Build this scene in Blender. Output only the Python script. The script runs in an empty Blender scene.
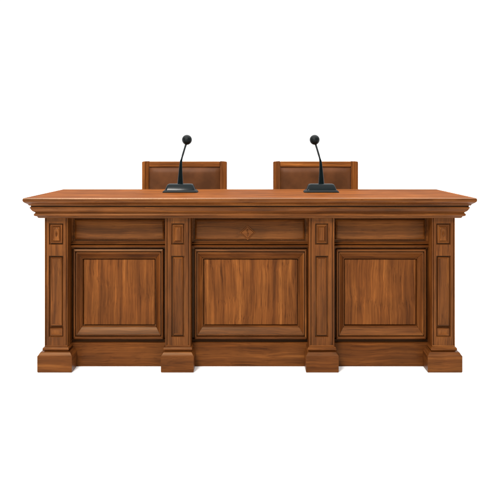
import bpy, bmesh, math, random
from mathutils import Vector
random.seed(4)
sc = bpy.context.scene
COL = sc.collection
PI = math.pi

# ------------------------------------------------------------------ measures (metres)
CAM_D, CAM_H, F = 4.15, 1.305, 726.0        # camera distance to the desk edge, eye height, focal length in 1/500 of the frame
CX, CY = 249.8, 148.0
def mx(px, Y): return (px - CX) * (CAM_D + Y) / F
def mz(py, Y): return CAM_H - (py - CY) * (CAM_D + Y) / F
HW, DEPTH, TOP = 1.30, 0.90, 1.019          # half width, depth, height of the top

# ------------------------------------------------------------------ materials
def ramp(nt, stops, interp='LINEAR'):
    r = nt.nodes.new('ShaderNodeValToRGB'); r.color_ramp.interpolation = interp
    e = r.color_ramp.elements
    while len(e) < len(stops): e.new(0.5)
    for k, (p, c) in enumerate(stops):
        e[k].position = p; e[k].color = (c[0], c[1], c[2], 1) if not isinstance(c, float) else (c, c, c, 1)
    return r

def wood(name, axis, tint=1.0, rough=0.34, spec=0.20, streak=0.70):
    """walnut stained wood; the grain runs along the given axis (0 x, 1 y, 2 z)"""
    m = bpy.data.materials.new(name); m.use_nodes = True
    nt = m.node_tree; N, L = nt.nodes, nt.links
    bs = N['Principled BSDF']
    tc = N.new('ShaderNodeTexCoord'); oi = N.new('ShaderNodeObjectInfo')
    mul = N.new('ShaderNodeVectorMath'); mul.operation = 'MULTIPLY'
    comb = N.new('ShaderNodeCombineXYZ')
    for i in range(3): L.new(oi.outputs['Random'], comb.inputs[i])
    L.new(comb.outputs[0], mul.inputs[0]); mul.inputs[1].default_value = (7.3, 11.9, 5.1)
    add = N.new('ShaderNodeVectorMath'); add.operation = 'ADD'
    L.new(tc.outputs['Object'], add.inputs[0]); L.new(mul.outputs[0], add.inputs[1])
    # gentle wander of the grain
    wn = N.new('ShaderNodeTexNoise'); wn.inputs['Scale'].default_value = 3.2; wn.inputs['Detail'].default_value = 2
    L.new(add.outputs[0], wn.inputs['Vector'])
    ws = N.new('ShaderNodeVectorMath'); ws.operation = 'MULTIPLY_ADD'
    L.new(wn.outputs['Color'], ws.inputs[0]); ws.inputs[1].default_value = (0.035, 0.035, 0.035)
    L.new(add.outputs[0], ws.inputs[2])
    def layer(across, along, detail, rough_, dist=0.0):
        mp = N.new('ShaderNodeVectorMath'); mp.operation = 'MULTIPLY'
        v = [across] * 3; v[axis] = along; mp.inputs[1].default_value = v
        L.new(ws.outputs[0], mp.inputs[0])
        n = N.new('ShaderNodeTexNoise'); n.inputs['Scale'].default_value = 1
        n.inputs['Detail'].default_value = detail; n.inputs['Roughness'].default_value = rough_
        n.inputs['Distortion'].default_value = dist
        L.new(mp.outputs[0], n.inputs['Vector']); return n
    a = layer(26, 1.2, 3, 0.55, 0.25)
    b = layer(115, 2.4, 3, 0.6, 0.1)
    c = layer(260, 4.5, 3, 0.65)
    base = ramp(nt, [(0.26, (0.043, 0.0116, 0.0024)), (0.44, (0.079, 0.0230, 0.0046)), (0.60, (0.110, 0.0342, 0.0069)), (0.76, (0.176, 0.0615, 0.0137))])
    L.new(a.outputs['Fac'], base.inputs[0])
    br = ramp(nt, [(0.31, (0.46, 0.36, 0.27)), (0.42, (0.90, 0.87, 0.82)), (0.58, (1.05, 1.04, 1.0)), (0.70, (1.55, 1.52, 1.40))])
    L.new(b.outputs['Fac'], br.inputs[0])
    cr = ramp(nt, [(0.33, (0.32, 0.24, 0.18)), (0.42, (0.90, 0.88, 0.85)), (0.60, (1.03, 1.03, 1.03)), (0.70, (1.32, 1.32, 1.3))])
    L.new(c.outputs['Fac'], cr.inputs[0])
    m1 = N.new('ShaderNodeMix'); m1.data_type = 'RGBA'; m1.blend_type = 'MULTIPLY'; m1.inputs['Factor'].default_value = streak
    L.new(base.outputs[0], m1.inputs['A']); L.new(br.outputs[0], m1.inputs['B'])
    m2 = N.new('ShaderNodeMix'); m2.data_type = 'RGBA'; m2.blend_type = 'MULTIPLY'; m2.inputs['Factor'].default_value = streak
    L.new(m1.outputs['Result'], m2.inputs['A']); L.new(cr.outputs[0], m2.inputs['B'])
    # large, slow patches of tone
    big = N.new('ShaderNodeTexNoise'); big.inputs['Scale'].default_value = 5.5; big.inputs['Detail'].default_value = 3
    L.new(add.outputs[0], big.inputs['Vector'])
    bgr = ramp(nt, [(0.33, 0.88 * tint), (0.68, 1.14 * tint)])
    L.new(big.outputs['Fac'], bgr.inputs[0])
    m3 = N.new('ShaderNodeMix'); m3.data_type = 'RGBA'; m3.blend_type = 'MULTIPLY'; m3.inputs['Factor'].default_value = 1
    L.new(m2.outputs['Result'], m3.inputs['A']); L.new(bgr.outputs[0], m3.inputs['B'])
    L.new(m3.outputs['Result'], bs.inputs['Base Color'])
    rr = N.new('ShaderNodeMapRange'); rr.inputs['To Min'].default_value = rough + .10; rr.inputs['To Max'].default_value = rough - .08
    L.new(b.outputs['Fac'], rr.inputs['Value']); L.new(rr.outputs[0], bs.inputs['Roughness'])
    bs.inputs['Specular IOR Level'].default_value = spec
    bs.inputs['Specular Tint'].default_value = (1.0, 0.72, 0.45, 1)      # amber varnish
    bp = N.new('ShaderNodeBump'); bp.inputs['Strength'].default_value = 0.22; bp.inputs['Distance'].default_value = 0.0012
    L.new(b.outputs['Fac'], bp.inputs['Height'])
    bp2 = N.new('ShaderNodeBump'); bp2.inputs['Strength'].default_value = 0.16; bp2.inputs['Distance'].default_value = 0.0006
    L.new(c.outputs['Fac'], bp2.inputs['Height']); L.new(bp.outputs[0], bp2.inputs['Normal'])
    L.new(bp2.outputs[0], bs.inputs['Normal'])
    return m

WX, WY, WZ = wood('walnut_along_x', 0), wood('walnut_along_y', 1), wood('walnut_along_z', 2)
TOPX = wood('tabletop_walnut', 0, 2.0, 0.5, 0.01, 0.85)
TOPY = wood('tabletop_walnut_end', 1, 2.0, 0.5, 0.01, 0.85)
FLD = wood('panel_walnut', 2, 1.22, 0.42, 0.16, 0.8)
NOSE = wood('polished_edge_walnut', 0, 1.6, 0.24, 0.9, 0.5)
DK = wood('shade_groove_and_joint', 0, 0.22, 0.6, 0.15)  # groove shade painted as a dark tint; mitre joints share it
STL = wood('stile_shade_walnut', 2, 0.6)  # recess shade beside the pilasters put into the tint
CHX, CHZ = wood('chair_wood_rail', 0, 1.85, 0.36, 0.3, 0.6), wood('chair_wood_post', 2, 1.8, 0.36, 0.3, 0.6)

def plain(name, col, rough, spec=0.5, bump=None, coat=0.0, var=0.0):
    m = bpy.data.materials.new(name); m.use_nodes = True
    nt = m.node_tree; N, L = nt.nodes, nt.links; bs = N['Principled BSDF']
    bs.inputs['Base Color'].default_value = (*col, 1); bs.inputs['Roughness'].default_value = rough
    bs.inputs['Specular IOR Level'].default_value = spec; bs.inputs['Coat Weight'].default_value = coat
    bs.inputs['Coat Roughness'].default_value = 0.12
    tc = N.new('ShaderNodeTexCoord')
    if var:
        n = N.new('ShaderNodeTexNoise'); n.inputs['Scale'].default_value = 9; n.inputs['Detail'].default_value = 5
        L.new(tc.outputs['Object'], n.inputs['Vector'])
        r = ramp(nt, [(0.3, tuple(c * (1 - var) for c in col)), (0.7, tuple(c * (1 + var) for c in col))])
        L.new(n.outputs['Fac'], r.inputs[0]); L.new(r.outputs[0], bs.inputs['Base Color'])
    if bump:
        n = N.new('ShaderNodeTexVoronoi'); n.inputs['Scale'].default_value = bump[0]
        L.new(tc.outputs['Object'], n.inputs['Vector'])
        b = N.new('ShaderNodeBump'); b.inputs['Strength'].default_value = bump[1]; b.inputs['Distance'].default_value = 0.0008
        L.new(n.outputs['Distance'], b.inputs['Height']); L.new(b.outputs[0], bs.inputs['Normal'])
    return m
LEATHER = plain('brown_leather', (0.100, 0.035, 0.0115), 0.5, 0.12, (420, 0.25), 0.0, 0.28)
BLACK = plain('black_plastic', (0.003, 0.0065, 0.0075), 0.18, 0.12, None, 0.0, 0.2)
STEM = plain('grey_black_metal', (0.008, 0.012, 0.013), 0.3, 0.25)
MESH = plain('mesh_grille', (0.002, 0.004, 0.0045), 0.36, 0.13, (330, 0.9), 0.0)
RUB = plain('rubber', (0.004, 0.0055, 0.006), 0.6, 0.2)
WHITE = plain('white_floor', (0.94, 0.94, 0.94), 0.9, 0.1)
BRASS = plain('brass_nail', (0.25, 0.13, 0.04), 0.35)

# ------------------------------------------------------------------ mesh helpers
def obj(name, bm, mats, parent=None, bevel=0.0, seg=2, angle=35):
    bmesh.ops.remove_doubles(bm, verts=bm.verts, dist=1e-6)
    bmesh.ops.recalc_face_normals(bm, faces=bm.faces)
    me = bpy.data.meshes.new(name); bm.to_mesh(me); bm.free()
    for m in (mats if isinstance(mats, (list, tuple)) else [mats]): me.materials.append(m)
    me.shade_smooth(); me.set_sharp_from_angle(angle=math.radians(angle))
    o = bpy.data.objects.new(name, me); COL.objects.link(o)
    if parent: o.parent = parent
    if bevel:
        b = o.modifiers.new('edge', 'BEVEL'); b.width = bevel; b.segments = seg
        b.limit_method = 'ANGLE'; b.angle_limit = math.radians(30); b.harden_normals = True
    return o

def box(bm, x0, x1, y0, y1, z0, z1, mi=0):
    v = [bm.verts.new((x, y, z)) for z in (z0, z1) for y in (y0, y1) for x in (x0, x1)]
    for f in ((0,1,3,2), (4,5,7,6), (0,1,5,4), (2,3,7,6), (0,2,6,4), (1,3,7,5)):
        bm.faces.new([v[i] for i in f]).material_index = mi
    return v

def ring_plan(bm, prof, x0, x1, y0, y1, mats=(0, 1, 0, 1), cap=(True, True), capmat=0):
    """sweep a profile of (inset, z) round a rectangle in plan with mitred corners"""
    rows = []
    for i, z in prof:
        rows.append([bm.verts.new(p) for p in ((x0+i, y0+i, z), (x1-i, y0+i, z), (x1-i, y1-i, z), (x0+i, y1-i, z))])
    for a, b in zip(rows, rows[1:]):
        for k in range(4):
            j = (k + 1) % 4
            bm.faces.new((a[k], a[j], b[j], b[k])).material_index = mats[k]
    if cap[0]: bm.faces.new(rows[0]).material_index = capmat
    if cap[1]: bm.faces.new(rows[-1]).material_index = capmat

def ring_front(bm, prof, x0, x1, z0, z1, mats=(0, 1, 0, 1), cap=False, capmat=1):
    """sweep a profile of (inset, y) round a rectangle that stands upright; last row may be closed"""
    rows = []
    for i, y in prof:
        rows.append([bm.verts.new(p) for p in ((x0+i, y, z0+i), (x1-i, y, z0+i), (x1-i, y, z1-i), (x0+i, y, z1-i))])
    for a, b in zip(rows, rows[1:]):
        for k in range(4):
            j = (k + 1) % 4
            bm.faces.new((a[k], a[j], b[j], b[k])).material_index = mats[k]
    if cap: bm.faces.new(rows[-1]).material_index = capmat

def arc(cx, cz, r, a0, a1, n, rz=None):
    rz = r if rz is None else rz
    return [(cx + r * math.cos(math.radians(a0 + (a1 - a0) * k / n)), cz + rz * math.sin(math.radians(a0 + (a1 - a0) * k / n))) for k in range(n + 1)]

def extrude_x(bm, prof, x0, x1, mi=0, jitter=0.0):
    """closed profile of (y, z) run along x"""
    a = [bm.verts.new((x0, y, z)) for y, z in prof]; b = [bm.verts.new((x1, y, z)) for y, z in prof]
    n = len(prof)
    for k in range(n):
        bm.faces.new((a[k], a[(k+1) % n], b[(k+1) % n], b[k])).material_index = mi
    bm.faces.new(a).material_index = mi; bm.faces.new(b).material_index = mi

def extrude_z(bm, prof, z0, z1, mi=0):
    a = [bm.verts.new((x, y, z0)) for x, y in prof]; b = [bm.verts.new((x, y, z1)) for x, y in prof]
    n = len(prof)
    for k in range(n):
        bm.faces.new((a[k], a[(k+1) % n], b[(k+1) % n], b[k])).material_index = mi
    bm.faces.new(a).material_index = mi; bm.faces.new(b).material_index = mi

def tube(bm, pts, rad, n=20):
    rows = []
    for k, p in enumerate(pts):
        p = Vector(p)
        t = (Vector(pts[min(k+1, len(pts)-1)]) - Vector(pts[max(k-1, 0)])).normalized()
        u = t.cross(Vector((0, 1, 0))).normalized(); w = t.cross(u)
        rows.append([bm.verts.new(p + rad[k] * (math.cos(2*PI*j/n) * u + math.sin(2*PI*j/n) * w)) for j in range(n)])
    for a, b in zip(rows, rows[1:]):
        for j in range(n): bm.faces.new((a[j], a[(j+1) % n], b[(j+1) % n], b[j]))
    bm.faces.new(rows[0]); bm.faces.new(rows[-1])

def empty(name, loc, label, cat, group=None):
    o = bpy.data.objects.new(name, None); COL.objects.link(o); o.location = loc
    o.empty_display_size = 0.1
    o['label'] = label; o['category'] = cat
    if group: o['group'] = group
    return o

# ------------------------------------------------------------------ floor
bm = bmesh.new()
v = [bm.verts.new(p) for p in ((-60, -30, 0), (60, -30, 0), (60, 120, 0), (-60, 120, 0))]; bm.faces.new(v)
fl = obj('floor', bm, WHITE); fl['kind'] = 'structure'

# ------------------------------------------------------------------ desk
desk = empty('judge_desk', (0, 0, 0), 'long carved walnut judges bench with three panelled bays and four pilasters', 'desk')

# tabletop: rounded nose, underside running back to a dark groove
bm = bmesh.new()
prof = [(0.030, TOP), (0.008, TOP)] + [(0.008 - 0.0076 * math.sin(math.radians(t)), TOP - 0.010 + 0.010 * math.cos(math.radians(t))) for t in (20, 40, 60, 80)]
prof += [(0.0, TOP - 0.014), (0.001, TOP - 0.019), (0.004, TOP - 0.0235), (0.0095, TOP - 0.0285), (0.016, TOP - 0.0330), (0.0225, TOP - 0.0375), (0.0265, TOP - 0.0420), (0.028, TOP - 0.0455), (0.036, TOP - 0.046)]
ring_plan(bm, prof, -HW, HW, 0, DEPTH)
bm.faces.ensure_lookup_table()
for f in bm.faces:
    n_ = sum((v.co.z for v in f.verts)) / len(f.verts); ys = sum((v.co.y for v in f.verts)) / len(f.verts)
    if ys < 0.012 and n_ > TOP - 0.0065: f.material_index = 2
    elif n_ < TOP - 0.0065 and len(f.verts) == 4: f.material_index = 3 + f.material_index
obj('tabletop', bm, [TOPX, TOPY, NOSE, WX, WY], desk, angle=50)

# cornice under the top: groove, fillet, cove, bead
bm = bmesh.new()
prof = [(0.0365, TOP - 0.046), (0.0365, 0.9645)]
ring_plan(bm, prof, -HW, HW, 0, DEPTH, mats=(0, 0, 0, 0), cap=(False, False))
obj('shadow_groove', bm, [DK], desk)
bm = bmesh.new()
prof = [(0.056, 0.9640), (0.0325, 0.9640), (0.0312, 0.9625), (0.0315, 0.9575), (0.0345, 0.9565), (0.0360, 0.9530), (0.0385, 0.9475), (0.0425, 0.9420), (0.0480, 0.9370), (0.0545, 0.9330), (0.0565, 0.9315), (0.0565, 0.9275), (0.0520, 0.9265)]
prof += [(0.0578 - 0.0083 * math.cos(math.radians(t)), 0.9185 - 0.0080 * math.sin(math.radians(t))) for t in (-60, -40, -20, 0, 25, 50, 75)]
prof += [(0.060, 0.9085), (0.0645, 0.9080), (0.0660, 0.9040), (0.0700, 0.8990), (0.0760, 0.8965), (0.100, 0.8955)]
ring_plan(bm, prof, -HW, HW, 0, DEPTH)
obj('cornice', bm, [WX, WY], desk, angle=28)

BAY = 0.190            # plane of the bays
PF = 0.0985            # front of the pilasters
PLY = 0.0655           # front of the plinths
ZC = 0.897             # underside of the cornice

# carcass: back sheet of the front, ends and inner floor
bm = bmesh.new()
box(bm, -HW + 0.125, HW - 0.125, 0.2365, 0.255, 0.02, 0.895)
obj('front_carcass', bm, WX, desk)
for s in (-1, 1):
    bm = bmesh.new()
    xo, xi = s * (HW - 0.112), s * (HW - 0.135)
    box(bm, min(xo, xi), max(xo, xi), 0.20, DEPTH - 0.13, 0.035, 0.8955)
    sp = obj('side_panel', bm, WZ, desk, 0.0015)
    # raised frame on the outside of the end
    fr = bmesh.new()
    y0, y1, z0, z1 = 0.24, DEPTH - 0.19, 0.19, 0.80
    rows = []
    for i, off in ((0, 0.0), (0.002, 0.014), (0.014, 0.016), (0.026, 0.012), (0.040, 0.002), (0.042, 0.0)):
        rows.append([fr.verts.new((xo + s * off, y, z)) for y, z in ((y0+i, z0+i), (y1-i, z0+i), (y1-i, z1-i), (y0+i, z1-i))])
    for a, b in zip(rows, rows[1:]):
        for k in range(4):
            fr.faces.new((a[k], a[(k+1) % 4], b[(k+1) % 4], b[k])).material_index = (0, 1, 0, 1)[k]
    obj('panel_frame', fr, [WY, WZ], sp, angle=28)

# --- pilasters ---------------------------------------------------
def pilaster(xc, w, end):
    """xc, w: centre and width of the shaft; built round x = 0 and moved, so that copies share it"""
    h = w / 2
    deep = 0.16
    bm = bmesh.new()
    zb, zt = 0.128, ZC - 0.0015
    bead = 0.0115 if not end else 0.007
    # plan of the shaft: half-round beads on both arrises, quirk, flat face
    rb = bead / 2
    pl = [(-h, deep)]
    pl += [(-h + rb - rb * math.cos(math.radians(t)), PF - PF + rb - rb * math.sin(math.radians(t))) for t in (0, 22, 45, 67, 90, 112, 135, 157)]
    pl += [(-h + bead, 0.011), (-h + bead + 0.0030, 0.011), (-h + bead + 0.0036, 0.0022)]
    pl += [(-x, y) for x, y in reversed(pl)]
    pl = [(x, y + PF) for x, y in pl]
    # the face carries two sunk panels, so the middle is built as strips
    fx = h - bead - 0.003
    ix = w * (0.255 if not end else 0.31)                # half width of the sunk panels
    Yf = PF + 0.0022
    zs = [mz(y, PF) for y in (223.4, 244.6, 255.8, 337.0)]
    # left and right bead strips with the return to the bay
    left = pl[:12] + [(-ix, Yf), (-ix, PF + deep - PF)]
    left[-1] = (-ix, PF + 0.13)
    left[0] = (-h, PF + 0.13)
    extrude_z(bm, left, zb, zt)
    extrude_z(bm, [(-x, y) for x, y in left], zb, zt)
    for a, b in ((zb, zs[3]), (zs[2], zs[1]), (zs[0], zt)):
        box(bm, -ix, ix, Yf, PF + 0.13, a, b)
    shaft = obj('pilaster', bm, [WZ], desk, angle=30)
    shaft.location.x = xc
    # short sunk panel with nested raised tablet
    def sub(n, b, m, bev=0.0, ang=30):
        o = obj(n, b, m, shaft, bev, angle=ang); return o
    b = bmesh.new()
    ring_front(b, [(0.0, Yf + 0.001), (0.0010, Yf + 0.015), (0.0062, Yf + 0.015), (0.0085, Yf + 0.004), (0.0135, Yf + 0.004), (0.0155, Yf + 0.009), (0.019, Yf + 0.009), (0.0235, Yf + 0.002)],
               -ix, ix, zs[1], zs[0], cap=True)
    sub('upper_tablet', b, [WX, WZ])
    if end:   # little carved arch and drop
        b = bmesh.new()
        zc_, aw = (zs[0] + zs[1]) / 2, ix - 0.0262
        pts = [(-aw, zc_ - 0.026)] + [(-aw * math.cos(math.radians(t)), zc_ + 0.018 + 0.016 * math.sin(math.radians(t))) for t in range(0, 181, 20)] + [(aw, zc_ - 0.026)]
        tube(b, [(x, Yf + 0.0015, z) for x, z in pts], [0.0022] * len(pts), 8)
        tube(b, [(0, Yf + 0.001, zc_ - 0.016), (0, Yf - 0.001, zc_ - 0.006), (0, Yf - 0.001, zc_ + 0.006), (0, Yf + 0.001, zc_ + 0.018)], [0.0015, 0.0055, 0.005, 0.0012], 10)
        sub('carved_arch', b, [WZ])
    # tall sunk panel
    b = bmesh.new()
    zsp = mz(327.5, PF) if end else zs[3]
    ring_front(b, [(0.0, Yf + 0.001), (0.0010, Yf + 0.016), (0.0075, Yf + 0.016), (0.0105, Yf + 0.005), (0.0165, Yf + 0.0035), (0.0185, Yf + 0.006)],
               -ix, ix, zsp, zs[2], cap=True)
    sub('tall_panel', b, [WX, WZ])
    if end:
        b = bmesh.new()
        ring_front(b, [(0.0, Yf + 0.001), (0.0015, Yf + 0.012), (0.004, Yf + 0.012), (0.006, Yf + 0.006), (0.012, Yf + 0.0045), (0.016, Yf + 0.006)], -ix, ix, zs[3], zsp, cap=True)
        sub('lower_tablet', b, [WX, WZ])
    # base: torus and plinth block
    b = bmesh.new()
    o_ = -0.002
    tor = [(0.004, zb - 0.0)] if False else []
    zt0 = mz(346.4, PF - 0.01)
    prof = [(0.010, zt0 + 0.006), (0.002, zt0 + 0.003), (-0.0005, zt0)]
    prof += [(0.002 - 0.013 * math.sin(math.radians(t)), zt0 - 0.0165 + 0.0125 * math.cos(math.radians(t))) for t in range(10, 171, 20)]
    prof += [(-0.002, zt0 - 0.031), (0.004, zt0 - 0.033)]
    ring_plan(b, prof, -h - o_, h + o_, PF + 0.0, PF + 0.15, capmat=0)
    sub('base_moulding', b, [WX, WY], ang=40)
    b = bmesh.new()
    pw = h + 0.033 - (0.0 if end else 0.013)
    zp = zt0 - 0.031
    prof = [(0.026, zp + 0.0005), (0.0150, zp - 0.0005), (0.0120, zp - 0.0030), (0.0080, zp - 0.0100), (0.0030, zp - 0.0170), (0.0005, zp - 0.0195), (0.0, zp - 0.0225), (0.0, 0.006), (0.003, 0.0)]
    ring_plan(b, prof, -pw, pw, PLY, PLY + 0.19)
    sub('plinth', b, [WX, WY], ang=25)
    return shaft

def copy_tree(o, x):
    c = o.copy(); COL.objects.link(c); c.location.x = x
    for ch in list(o.children):
        d = ch.copy(); COL.objects.link(d); d.parent = c; d.matrix_parent_inverse = ch.matrix_parent_inverse.copy()
    return c
WE = (67.6 - 44.5) * (CAM_D + PF) / F
xe = HW - PF - WE / 2
WM = (190.7 - 165.0) * (CAM_D + PF) / F
xm = -mx(177.85, PF)
pe = pilaster(-xe, WE, True); copy_tree(pe, xe)
pm = pilaster(-xm, WM, False); copy_tree(pm, xm)
# square corner posts at the back of the desk
for s in (-1, 1):
    bm = bmesh.new(); box(bm, min(s*(HW-.1), s*(HW-.2)), max(s*(HW-.1), s*(HW-.2)), DEPTH-0.19, DEPTH-0.11, 0.0, 0.8955)
    obj('rear_post', bm, WZ, desk, 0.004)

# --- bays ----------------------------------------------------------
def bay(x0, x1, px0, px1, diamond=False):
    """x0..x1 between pilasters, px0..px1 the sight size of the field"""
    # frieze board, sunk, with a slightly pillowed raised field
    z0, z1 = mz(242.6, BAY), 0.895
    bm = bmesh.new()
    ring_front(bm, [(0, BAY + 0.022), (0.0, BAY + 0.012), (0.008, BAY + 0.012), (0.0095, BAY + 0.021), (0.0155, BAY + 0.021), (0.0180, BAY + 0.010), (0.024, BAY + 0.0055), (0.032, BAY + 0.004)],
               x0, x1, z0, z1, mats=(0, 0, 0, 0), cap=True, capmat=0)
    fb = obj('frieze_board', bm, [WX, WZ], desk, angle=28)
    if diamond:
        cx, cz, a, h = mx(247.6, BAY), mz(232.6, BAY), 0.050, 0.047
        bm = bmesh.new()
        rows = []
        for k, y in ((0.97, BAY + 0.0045), (0.96, BAY + 0.0025), (0.92, BAY + 0.001), (0.86, BAY + 0.001), (0.84, BAY + 0.0036), (0.76, BAY + 0.0036), (0.70, BAY - 0.0005)):
            rows.append([bm.verts.new((cx + dx * a * k, y, cz + dz * h * k)) for dx, dz in ((1, 0), (0, 1), (-1, 0), (0, -1))])
        for r, q in zip(rows, rows[1:]):
            for k in range(4): bm.faces.new((r[k], r[(k+1) % 4], q[(k+1) % 4], q[k]))
        bm.faces.new(rows[-1])
        # carved drop
        dm = obj('carved_diamond', bm, [DIAM], fb, angle=20)
        bm = bmesh.new()
        pts = [(0.001, 0.024), (-0.002, 0.015), (-0.0025, 0.008), (0.0, 0.002), (0.0022, -0.005), (0.001, -0.013), (-0.001, -0.024)]
        tube(bm, [(cx + x, BAY - 0.001, cz + z) for x, z in pts], [0.001, .0036, .0044, .0018, .0040, .0034, .001], 8)
        obj('carved_scroll', bm, [DIAM], fb)
    # ledge moulding below the frieze
    zt, zb = z0, mz(249.0, BAY)
    bm = bmesh.new()
    Y = BAY
    pr = [(Y+.022, zt), (Y-.004, zt), (Y-.0065, zt-.0015), (Y-.008, zt-.004), (Y-.0065, zt-.0065), (Y-.002, zt-.008), (Y+.013, zt-.0090), (Y+.013, zt-.0130),
          (Y-.012, zt-.014), (Y-.018, zt-.0165), (Y-.0205, zt-.020), (Y-.019, zt-.0235), (Y-.014, zt-.026), (Y-.008, zt-.0275), (Y+.016, zt-.0290), (Y+.016, zb), (Y+.022, zb)]
    extrude_x(bm, pr, x0, x1)
    obj('ledge_moulding', bm, [WX], desk, angle=32)
    # moulded frame: the slope looks towards the field
    fz0, fz1 = mz(325.6, BAY+.03), mz(258.4, BAY+.03)
    zf0, zf1 = mz(339.4, BAY), zb
    ox0, ox1 = px0 - 0.050, px1 + 0.050
    bm = bmesh.new()
    # flat stiles that fill from pilaster to moulding
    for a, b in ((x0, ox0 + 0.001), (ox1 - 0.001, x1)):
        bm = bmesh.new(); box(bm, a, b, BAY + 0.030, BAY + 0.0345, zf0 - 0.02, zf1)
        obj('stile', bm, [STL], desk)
    bm = bmesh.new()
    dz = (fz0 - zf0)       # depth of the bottom member
    rows = []
    P = [(0.0, Y+.034), (0.0, Y+.002), (.04, Y-.003), (.12, Y-.0055), (.22, Y-.004), (.25, Y+.010), (.30, Y+.010), (.33, Y-.003), (.42, Y-.002), (.62, Y+.010), (.84, Y+.021), (.91, Y+.0245), (.92, Y+.0215), (.975, Y+.0215), (1.0, Y+.0245), (1.0, Y+.040), (1.05, Y+.042)]
    for t, y in P:
        a0, a1 = ox0 + (px0 - ox0) * t, ox1 + (px1 - ox1) * t
        c0, c1 = zf0 + (fz0 - zf0) * t, zf1 + (fz1 - zf1) * t
        rows.append([bm.verts.new(p) for p in ((a0, y, c0), (a1, y, c0), (a1, y, c1), (a0, y, c1))])
    for a, b in zip(rows, rows[1:]):
        for k in range(4): bm.faces.new((a[k], a[(k+1) % 4], b[(k+1) % 4], b[k])).material_index = (0, 1, 0, 1)[k]
    # mitred joints: a hairline cut across the slope at every corner
    fr = obj('panel_frame', bm, [WX, WZ], desk, angle=22)
    for ax, aux in ((ox0, px0), (ox1, px1)):
        for cz0, cz1 in ((zf0, fz0), (zf1, fz1)):
            jm = bmesh.new(); st = []
            for t, y in P[1:14]:
                x_, z_ = ax + (aux - ax) * t, cz0 + (cz1 - cz0) * t
                d = Vector((-(cz1 - cz0), 0, aux - ax)).normalized() * 0.0008
                st.append((jm.verts.new((x_ - d.x, y - 0.0005, z_ - d.z)), jm.verts.new((x_ + d.x, y - 0.0005, z_ + d.z)),
                           jm.verts.new((x_, y + 0.003, z_))))
            for p, q in zip(st, st[1:]):
                for k in range(3): jm.faces.new((p[k], p[(k+1) % 3], q[(k+1) % 3], q[k]))
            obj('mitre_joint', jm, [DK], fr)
    # field of vertical boards, a hair of groove round it
    bm = bmesh.new()
    g = 0.0055
    rows = []
    for i, y in ((g, Y+.046), (g, Y+.0345), (g+.0015, Y+.033)):
        rows.append([bm.verts.new(p) for p in ((px0+i, y, fz0+i), (px1-i, y, fz0+i), (px1-i, y, fz1-i), (px0+i, y, fz1-i))])
    for a, b in zip(rows, rows[1:]):
        for k in range(4): bm.faces.new((a[k], a[(k+1) % 4], b[(k+1) % 4], b[k]))
    bm.faces.new(rows[-1])
    obj('field_panel', bm, [FLD], fr, angle=20)
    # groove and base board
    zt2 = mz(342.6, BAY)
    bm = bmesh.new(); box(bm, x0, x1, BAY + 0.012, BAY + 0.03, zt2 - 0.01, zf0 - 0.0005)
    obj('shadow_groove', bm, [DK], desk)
    bm = bmesh.new()
    YB = BAY - 0.004
    pr = [(YB+.03, zt2), (YB+.004, zt2), (YB+.001, zt2-.0015), (YB, zt2-.004), (YB, 0.004), (YB+.003, 0.0), (YB+.03, 0.0)]
    extrude_x(bm, pr, x0, x1)
    obj('base_board', bm, [WX], desk, angle=32)

DIAM = wood('carved_diamond_walnut', 0, 1.3)
YF = BAY + 0.03
bay(-xe + WE/2, -xm - WM/2, mx(82.9, YF), mx(155.7, YF))
bay(-xm + WM/2, xm - WM/2, mx(203.2, YF), mx(298.2, YF) - 0, True)
bay(xm + WM/2, xe - WE/2, -mx(155.7, YF), -mx(82.9, YF))

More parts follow.
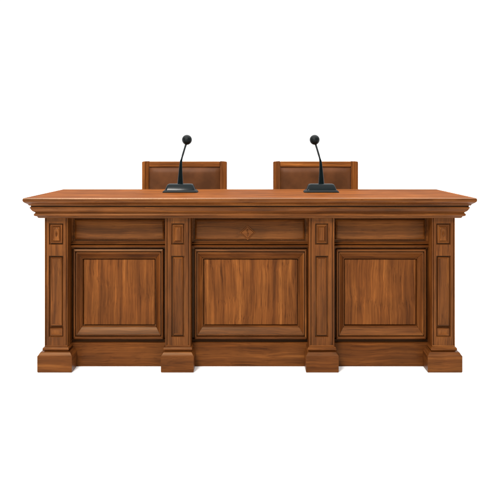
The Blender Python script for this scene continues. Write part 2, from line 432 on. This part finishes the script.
# ------------------------------------------------------------------ chairs
def chair(x, label):
    YB = 1.30
    t = empty('high_backed_chair', (x, 0, 0), label, 'chair', 'chairs behind the desk')
    half = 42.6 * (CAM_D + YB) / F
    zt = mz(161.2, YB)
    pw = 0.052
    for s in (-1, 1):
        bm = bmesh.new()
        pf = [(0, .06), (0, .009), (.003, .003), (.008, 0), (.023, 0), (.026, .002), (.0265, .0075), (.0285, .0075), (.030, .006), (pw - .003, .014), (pw, .017), (pw, .06)]
        top = []
        a = [bm.verts.new((s * (half - u), YB + y, 0)) for u, y in pf]
        b = [bm.verts.new((s * (half - u), YB + y, zt - .009 + min(u, .012) * .6)) for u, y in pf]
        c = [bm.verts.new((s * (half - max(u, .006) if u < pw - .004 else half - u), YB + max(y, .005) * .97, zt - .003 + min(u, .012) * .25)) for u, y in pf]
        for p, q in ((a, b), (b, c)):
            for k in range(len(p)): bm.faces.new((p[k], p[(k+1) % len(p)], q[(k+1) % len(p)], q[k]))
        bm.faces.new(a); bm.faces.new(c)
        obj('back_post', bm, [CHZ], t, angle=30)
    bm = bmesh.new(); box(bm, -half + pw + .0008, half - pw - .0008, YB + 0.010, YB + 0.05, zt - 0.044, zt - 0.0015)
    obj('top_rail', bm, [CHX], t, 0.006, 3)
    # upholstered back: pillowed leather
    bm = bmesh.new()
    a, zb = half - pw - 0.001, 0.56
    n, m = 28, 28
    g = []
    z1 = zt - 0.0455
    for j in range(m + 1):
        row = []
        for i in range(n + 1):
            u, w = i / n * 2 - 1, j / m * 2 - 1
            e = (1 - abs(u) ** 14) * (1 - abs(w) ** 22)
            y = YB + 0.022 - 0.018 * e ** 0.5 - 0.004 * (1 - u*u) + 0.0016 * math.sin(7*u + 3*w) * e
            row.append(bm.verts.new((u * a, y, zb + (z1 - zb) * (w + 1) / 2)))
        g.append(row)
    for j in range(m):
        for i in range(n): bm.faces.new((g[j][i], g[j][i+1], g[j+1][i+1], g[j+1][i]))
    box(bm, -a, a, YB + 0.0225, YB + 0.045, zb, z1 + 0.006)
    obj('back_cushion', bm, [LEATHER], t)
    # seat, front legs, rails
    bm = bmesh.new(); box(bm, -half + .02, half - .02, YB - 0.47, YB - 0.002, 0.44, 0.52)
    obj('seat', bm, [LEATHER], t, 0.025, 4)
    bm = bmesh.new(); box(bm, -half + .025, half - .025, YB - 0.46, YB - 0.001, 0.37, 0.438)
    obj('seat_rail', bm, [CHX], t, 0.004)
    for s in (-1, 1):
        bm = bmesh.new(); xa = s * (half - 0.045)
        box(bm, xa - .022, xa + .022, YB - .455, YB - .41, 0, 0.369)
        obj('leg', bm, [CHZ], t, 0.004)
    return t
YBc = 1.30
chair(mx(184.3, YBc), 'wood framed brown leather chair behind the left microphone')
chair(mx(315.8, YBc), 'wood framed brown leather chair behind the right microphone')

# ------------------------------------------------------------------ microphones
def microphone(px, s, label):
    YM = 0.545
    t = empty('desk_microphone', (mx(px, YM), YM, TOP), label, 'microphone', 'gooseneck microphones on the desk')
    u = (CAM_D + YM) / F
    hw = 17.3 * u; dp = 0.062
    def rr(hx, hy, r, z, n=6, cy=0.0):
        out = []
        for cx_, cy_, a0 in ((hx-r, hy-r, 0), (-hx+r, hy-r, 90), (-hx+r, -hy+r, 180), (hx-r, -hy+r, 270)):
            for k in range(n + 1):
                a = math.radians(a0 + 90 * k / n); out.append((cx_ + r * math.cos(a), cy + cy_ + r * math.sin(a), z))
        return out
    def loft(bm, rings):
        R = [[bm.verts.new(p) for p in r] for r in rings]
        for a, b in zip(R, R[1:]):
            k = len(a)
            for j in range(k): bm.faces.new((a[j], a[(j+1) % k], b[(j+1) % k], b[j]))
        bm.faces.new(R[0]); bm.faces.new(R[-1])
    bm = bmesh.new()
    loft(bm, [rr(hw - .003, dp - .003, .014, 0.0), rr(hw, dp, .015, .002), rr(hw, dp, .016, .0045), rr(hw - .005, dp - .003, .016, .010), rr(hw - .012, dp - .007, .016, .0165)])
    obj('foot_plate', bm, [RUB], t, angle=60)
    bm = bmesh.new()
    loft(bm, [rr(hw - .016, dp - .010, .014, .0165), rr(hw - .017, dp - .011, .014, .020), rr(hw - .026, dp - .022, .013, .043), rr(hw - .028, dp - .025, .013, .048),
              rr(hw - .032, dp - .029, .012, .0525), rr(hw - .038, dp - .035, .010, .0550), rr(hw - .046, dp - .041, .008, .0562)])
    bd = obj('base', bm, [BLACK], t, angle=60)
    # recessed switch bar on the sloping front
    # flared neck
    def P(dx, py): return (s * dx * u, 0.004, mz(py, YM) - TOP)
    bm = bmesh.new()
    pts = [P(-.4, 184.8), P(-.35, 182.5), P(-.3, 178), P(-.2, 173), P(0, 168), P(.2, 164), P(.5, 161), P(1.1, 158.6)]
    tube(bm, pts, [3.2*u, 2.85*u, 2.45*u, 2.0*u, 1.65*u, 1.4*u, 1.2*u, 0.9*u], 24)
    obj('neck', bm, [BLACK], t, angle=50)
    bm = bmesh.new()
    pts = [P(.6, 160.4), P(1.7, 156.4), P(2.9, 152.3), P(4.0, 148.6), P(5.0, 145.4), P(5.4, 143.8)]
    tube(bm, pts, [0.95*u, .92*u, .90*u, .88*u, .95*u, 1.3*u], 16)
    obj('stem', bm, [STEM], t, angle=50)
    bm = bmesh.new()
    bmesh.ops.create_uvsphere(bm, u_segments=40, v_segments=24, radius=4.95 * u)
    c = P(6.3, 139.8)
    bmesh.ops.translate(bm, verts=bm.verts, vec=c)
    hd = obj('microphone_head', bm, [MESH], t, angle=60)
    return t
microphone(180.6, 1, 'black ball-headed desk microphone on the left, its stem leaning right')
microphone(321.0, -1, 'black ball-headed desk microphone on the right, its stem leaning left')

# ------------------------------------------------------------------ light: white world, dimmed behind the camera to deepen contrast
w = bpy.data.worlds.new('World'); sc.world = w; w.use_nodes = True
nt = w.node_tree; N, L = nt.nodes, nt.links
tc = N.new('ShaderNodeTexCoord'); sx = N.new('ShaderNodeSeparateXYZ'); L.new(tc.outputs['Generated'], sx.inputs[0])
mr = N.new('ShaderNodeMapRange'); mr.interpolation_type = 'SMOOTHSTEP'
mr.inputs['From Min'].default_value = -0.25; mr.inputs['From Max'].default_value = 0.25
mr.inputs['To Min'].default_value = 0.12; mr.inputs['To Max'].default_value = 1.06
L.new(sx.outputs['Y'], mr.inputs['Value'])
zr = N.new('ShaderNodeMapRange'); zr.interpolation_type = 'SMOOTHSTEP'      # added overhead glow, brightens upward faces and whitens the floor
zr.inputs['From Min'].default_value = 0.45; zr.inputs['From Max'].default_value = 0.85
zr.inputs['To Min'].default_value = 0.0; zr.inputs['To Max'].default_value = 2.9
L.new(sx.outputs['Z'], zr.inputs['Value'])
ad = N.new('ShaderNodeMath'); L.new(mr.outputs[0], ad.inputs[0]); L.new(zr.outputs[0], ad.inputs[1])
L.new(ad.outputs[0], N['Background'].inputs['Strength']); N['Background'].inputs['Color'].default_value = (1, 1, 1, 1)

def area(name, loc, target, size, power, col=(1, 0.96, 0.9)):
    l = bpy.data.lights.new(name, 'AREA'); l.shape = 'RECTANGLE'; l.size, l.size_y = size; l.energy = power; l.color = col
    o = bpy.data.objects.new(name, l); COL.objects.link(o); o.location = loc
    o.rotation_euler = (Vector(target) - Vector(loc)).to_track_quat('-Z', 'Y').to_euler()
    return o
area('key_lamp', (-1.9, -4.9, 5.1), (0, 0.2, 0.6), (1.8, 1.5), 590)

# ------------------------------------------------------------------ camera
cd = bpy.data.cameras.new('camera'); cam = bpy.data.objects.new('camera', cd); COL.objects.link(cam)
cam.location = (0, -CAM_D, CAM_H); cam.rotation_euler = (PI / 2, 0, 0)
cd.sensor_width = 36; cd.lens = 36 * F / 500.0
cd.shift_y = -(250 - CY) / 500.0; cd.shift_x = (250 - CX) / 500.0
cd.clip_end = 500; cd.clip_start = 0.05
sc.camera = cam
sc.view_settings.view_transform = 'Standard'; sc.view_settings.look = 'None'
sc.view_settings.exposure = 0; sc.view_settings.gamma = 1
sc.render.engine = 'CYCLES'
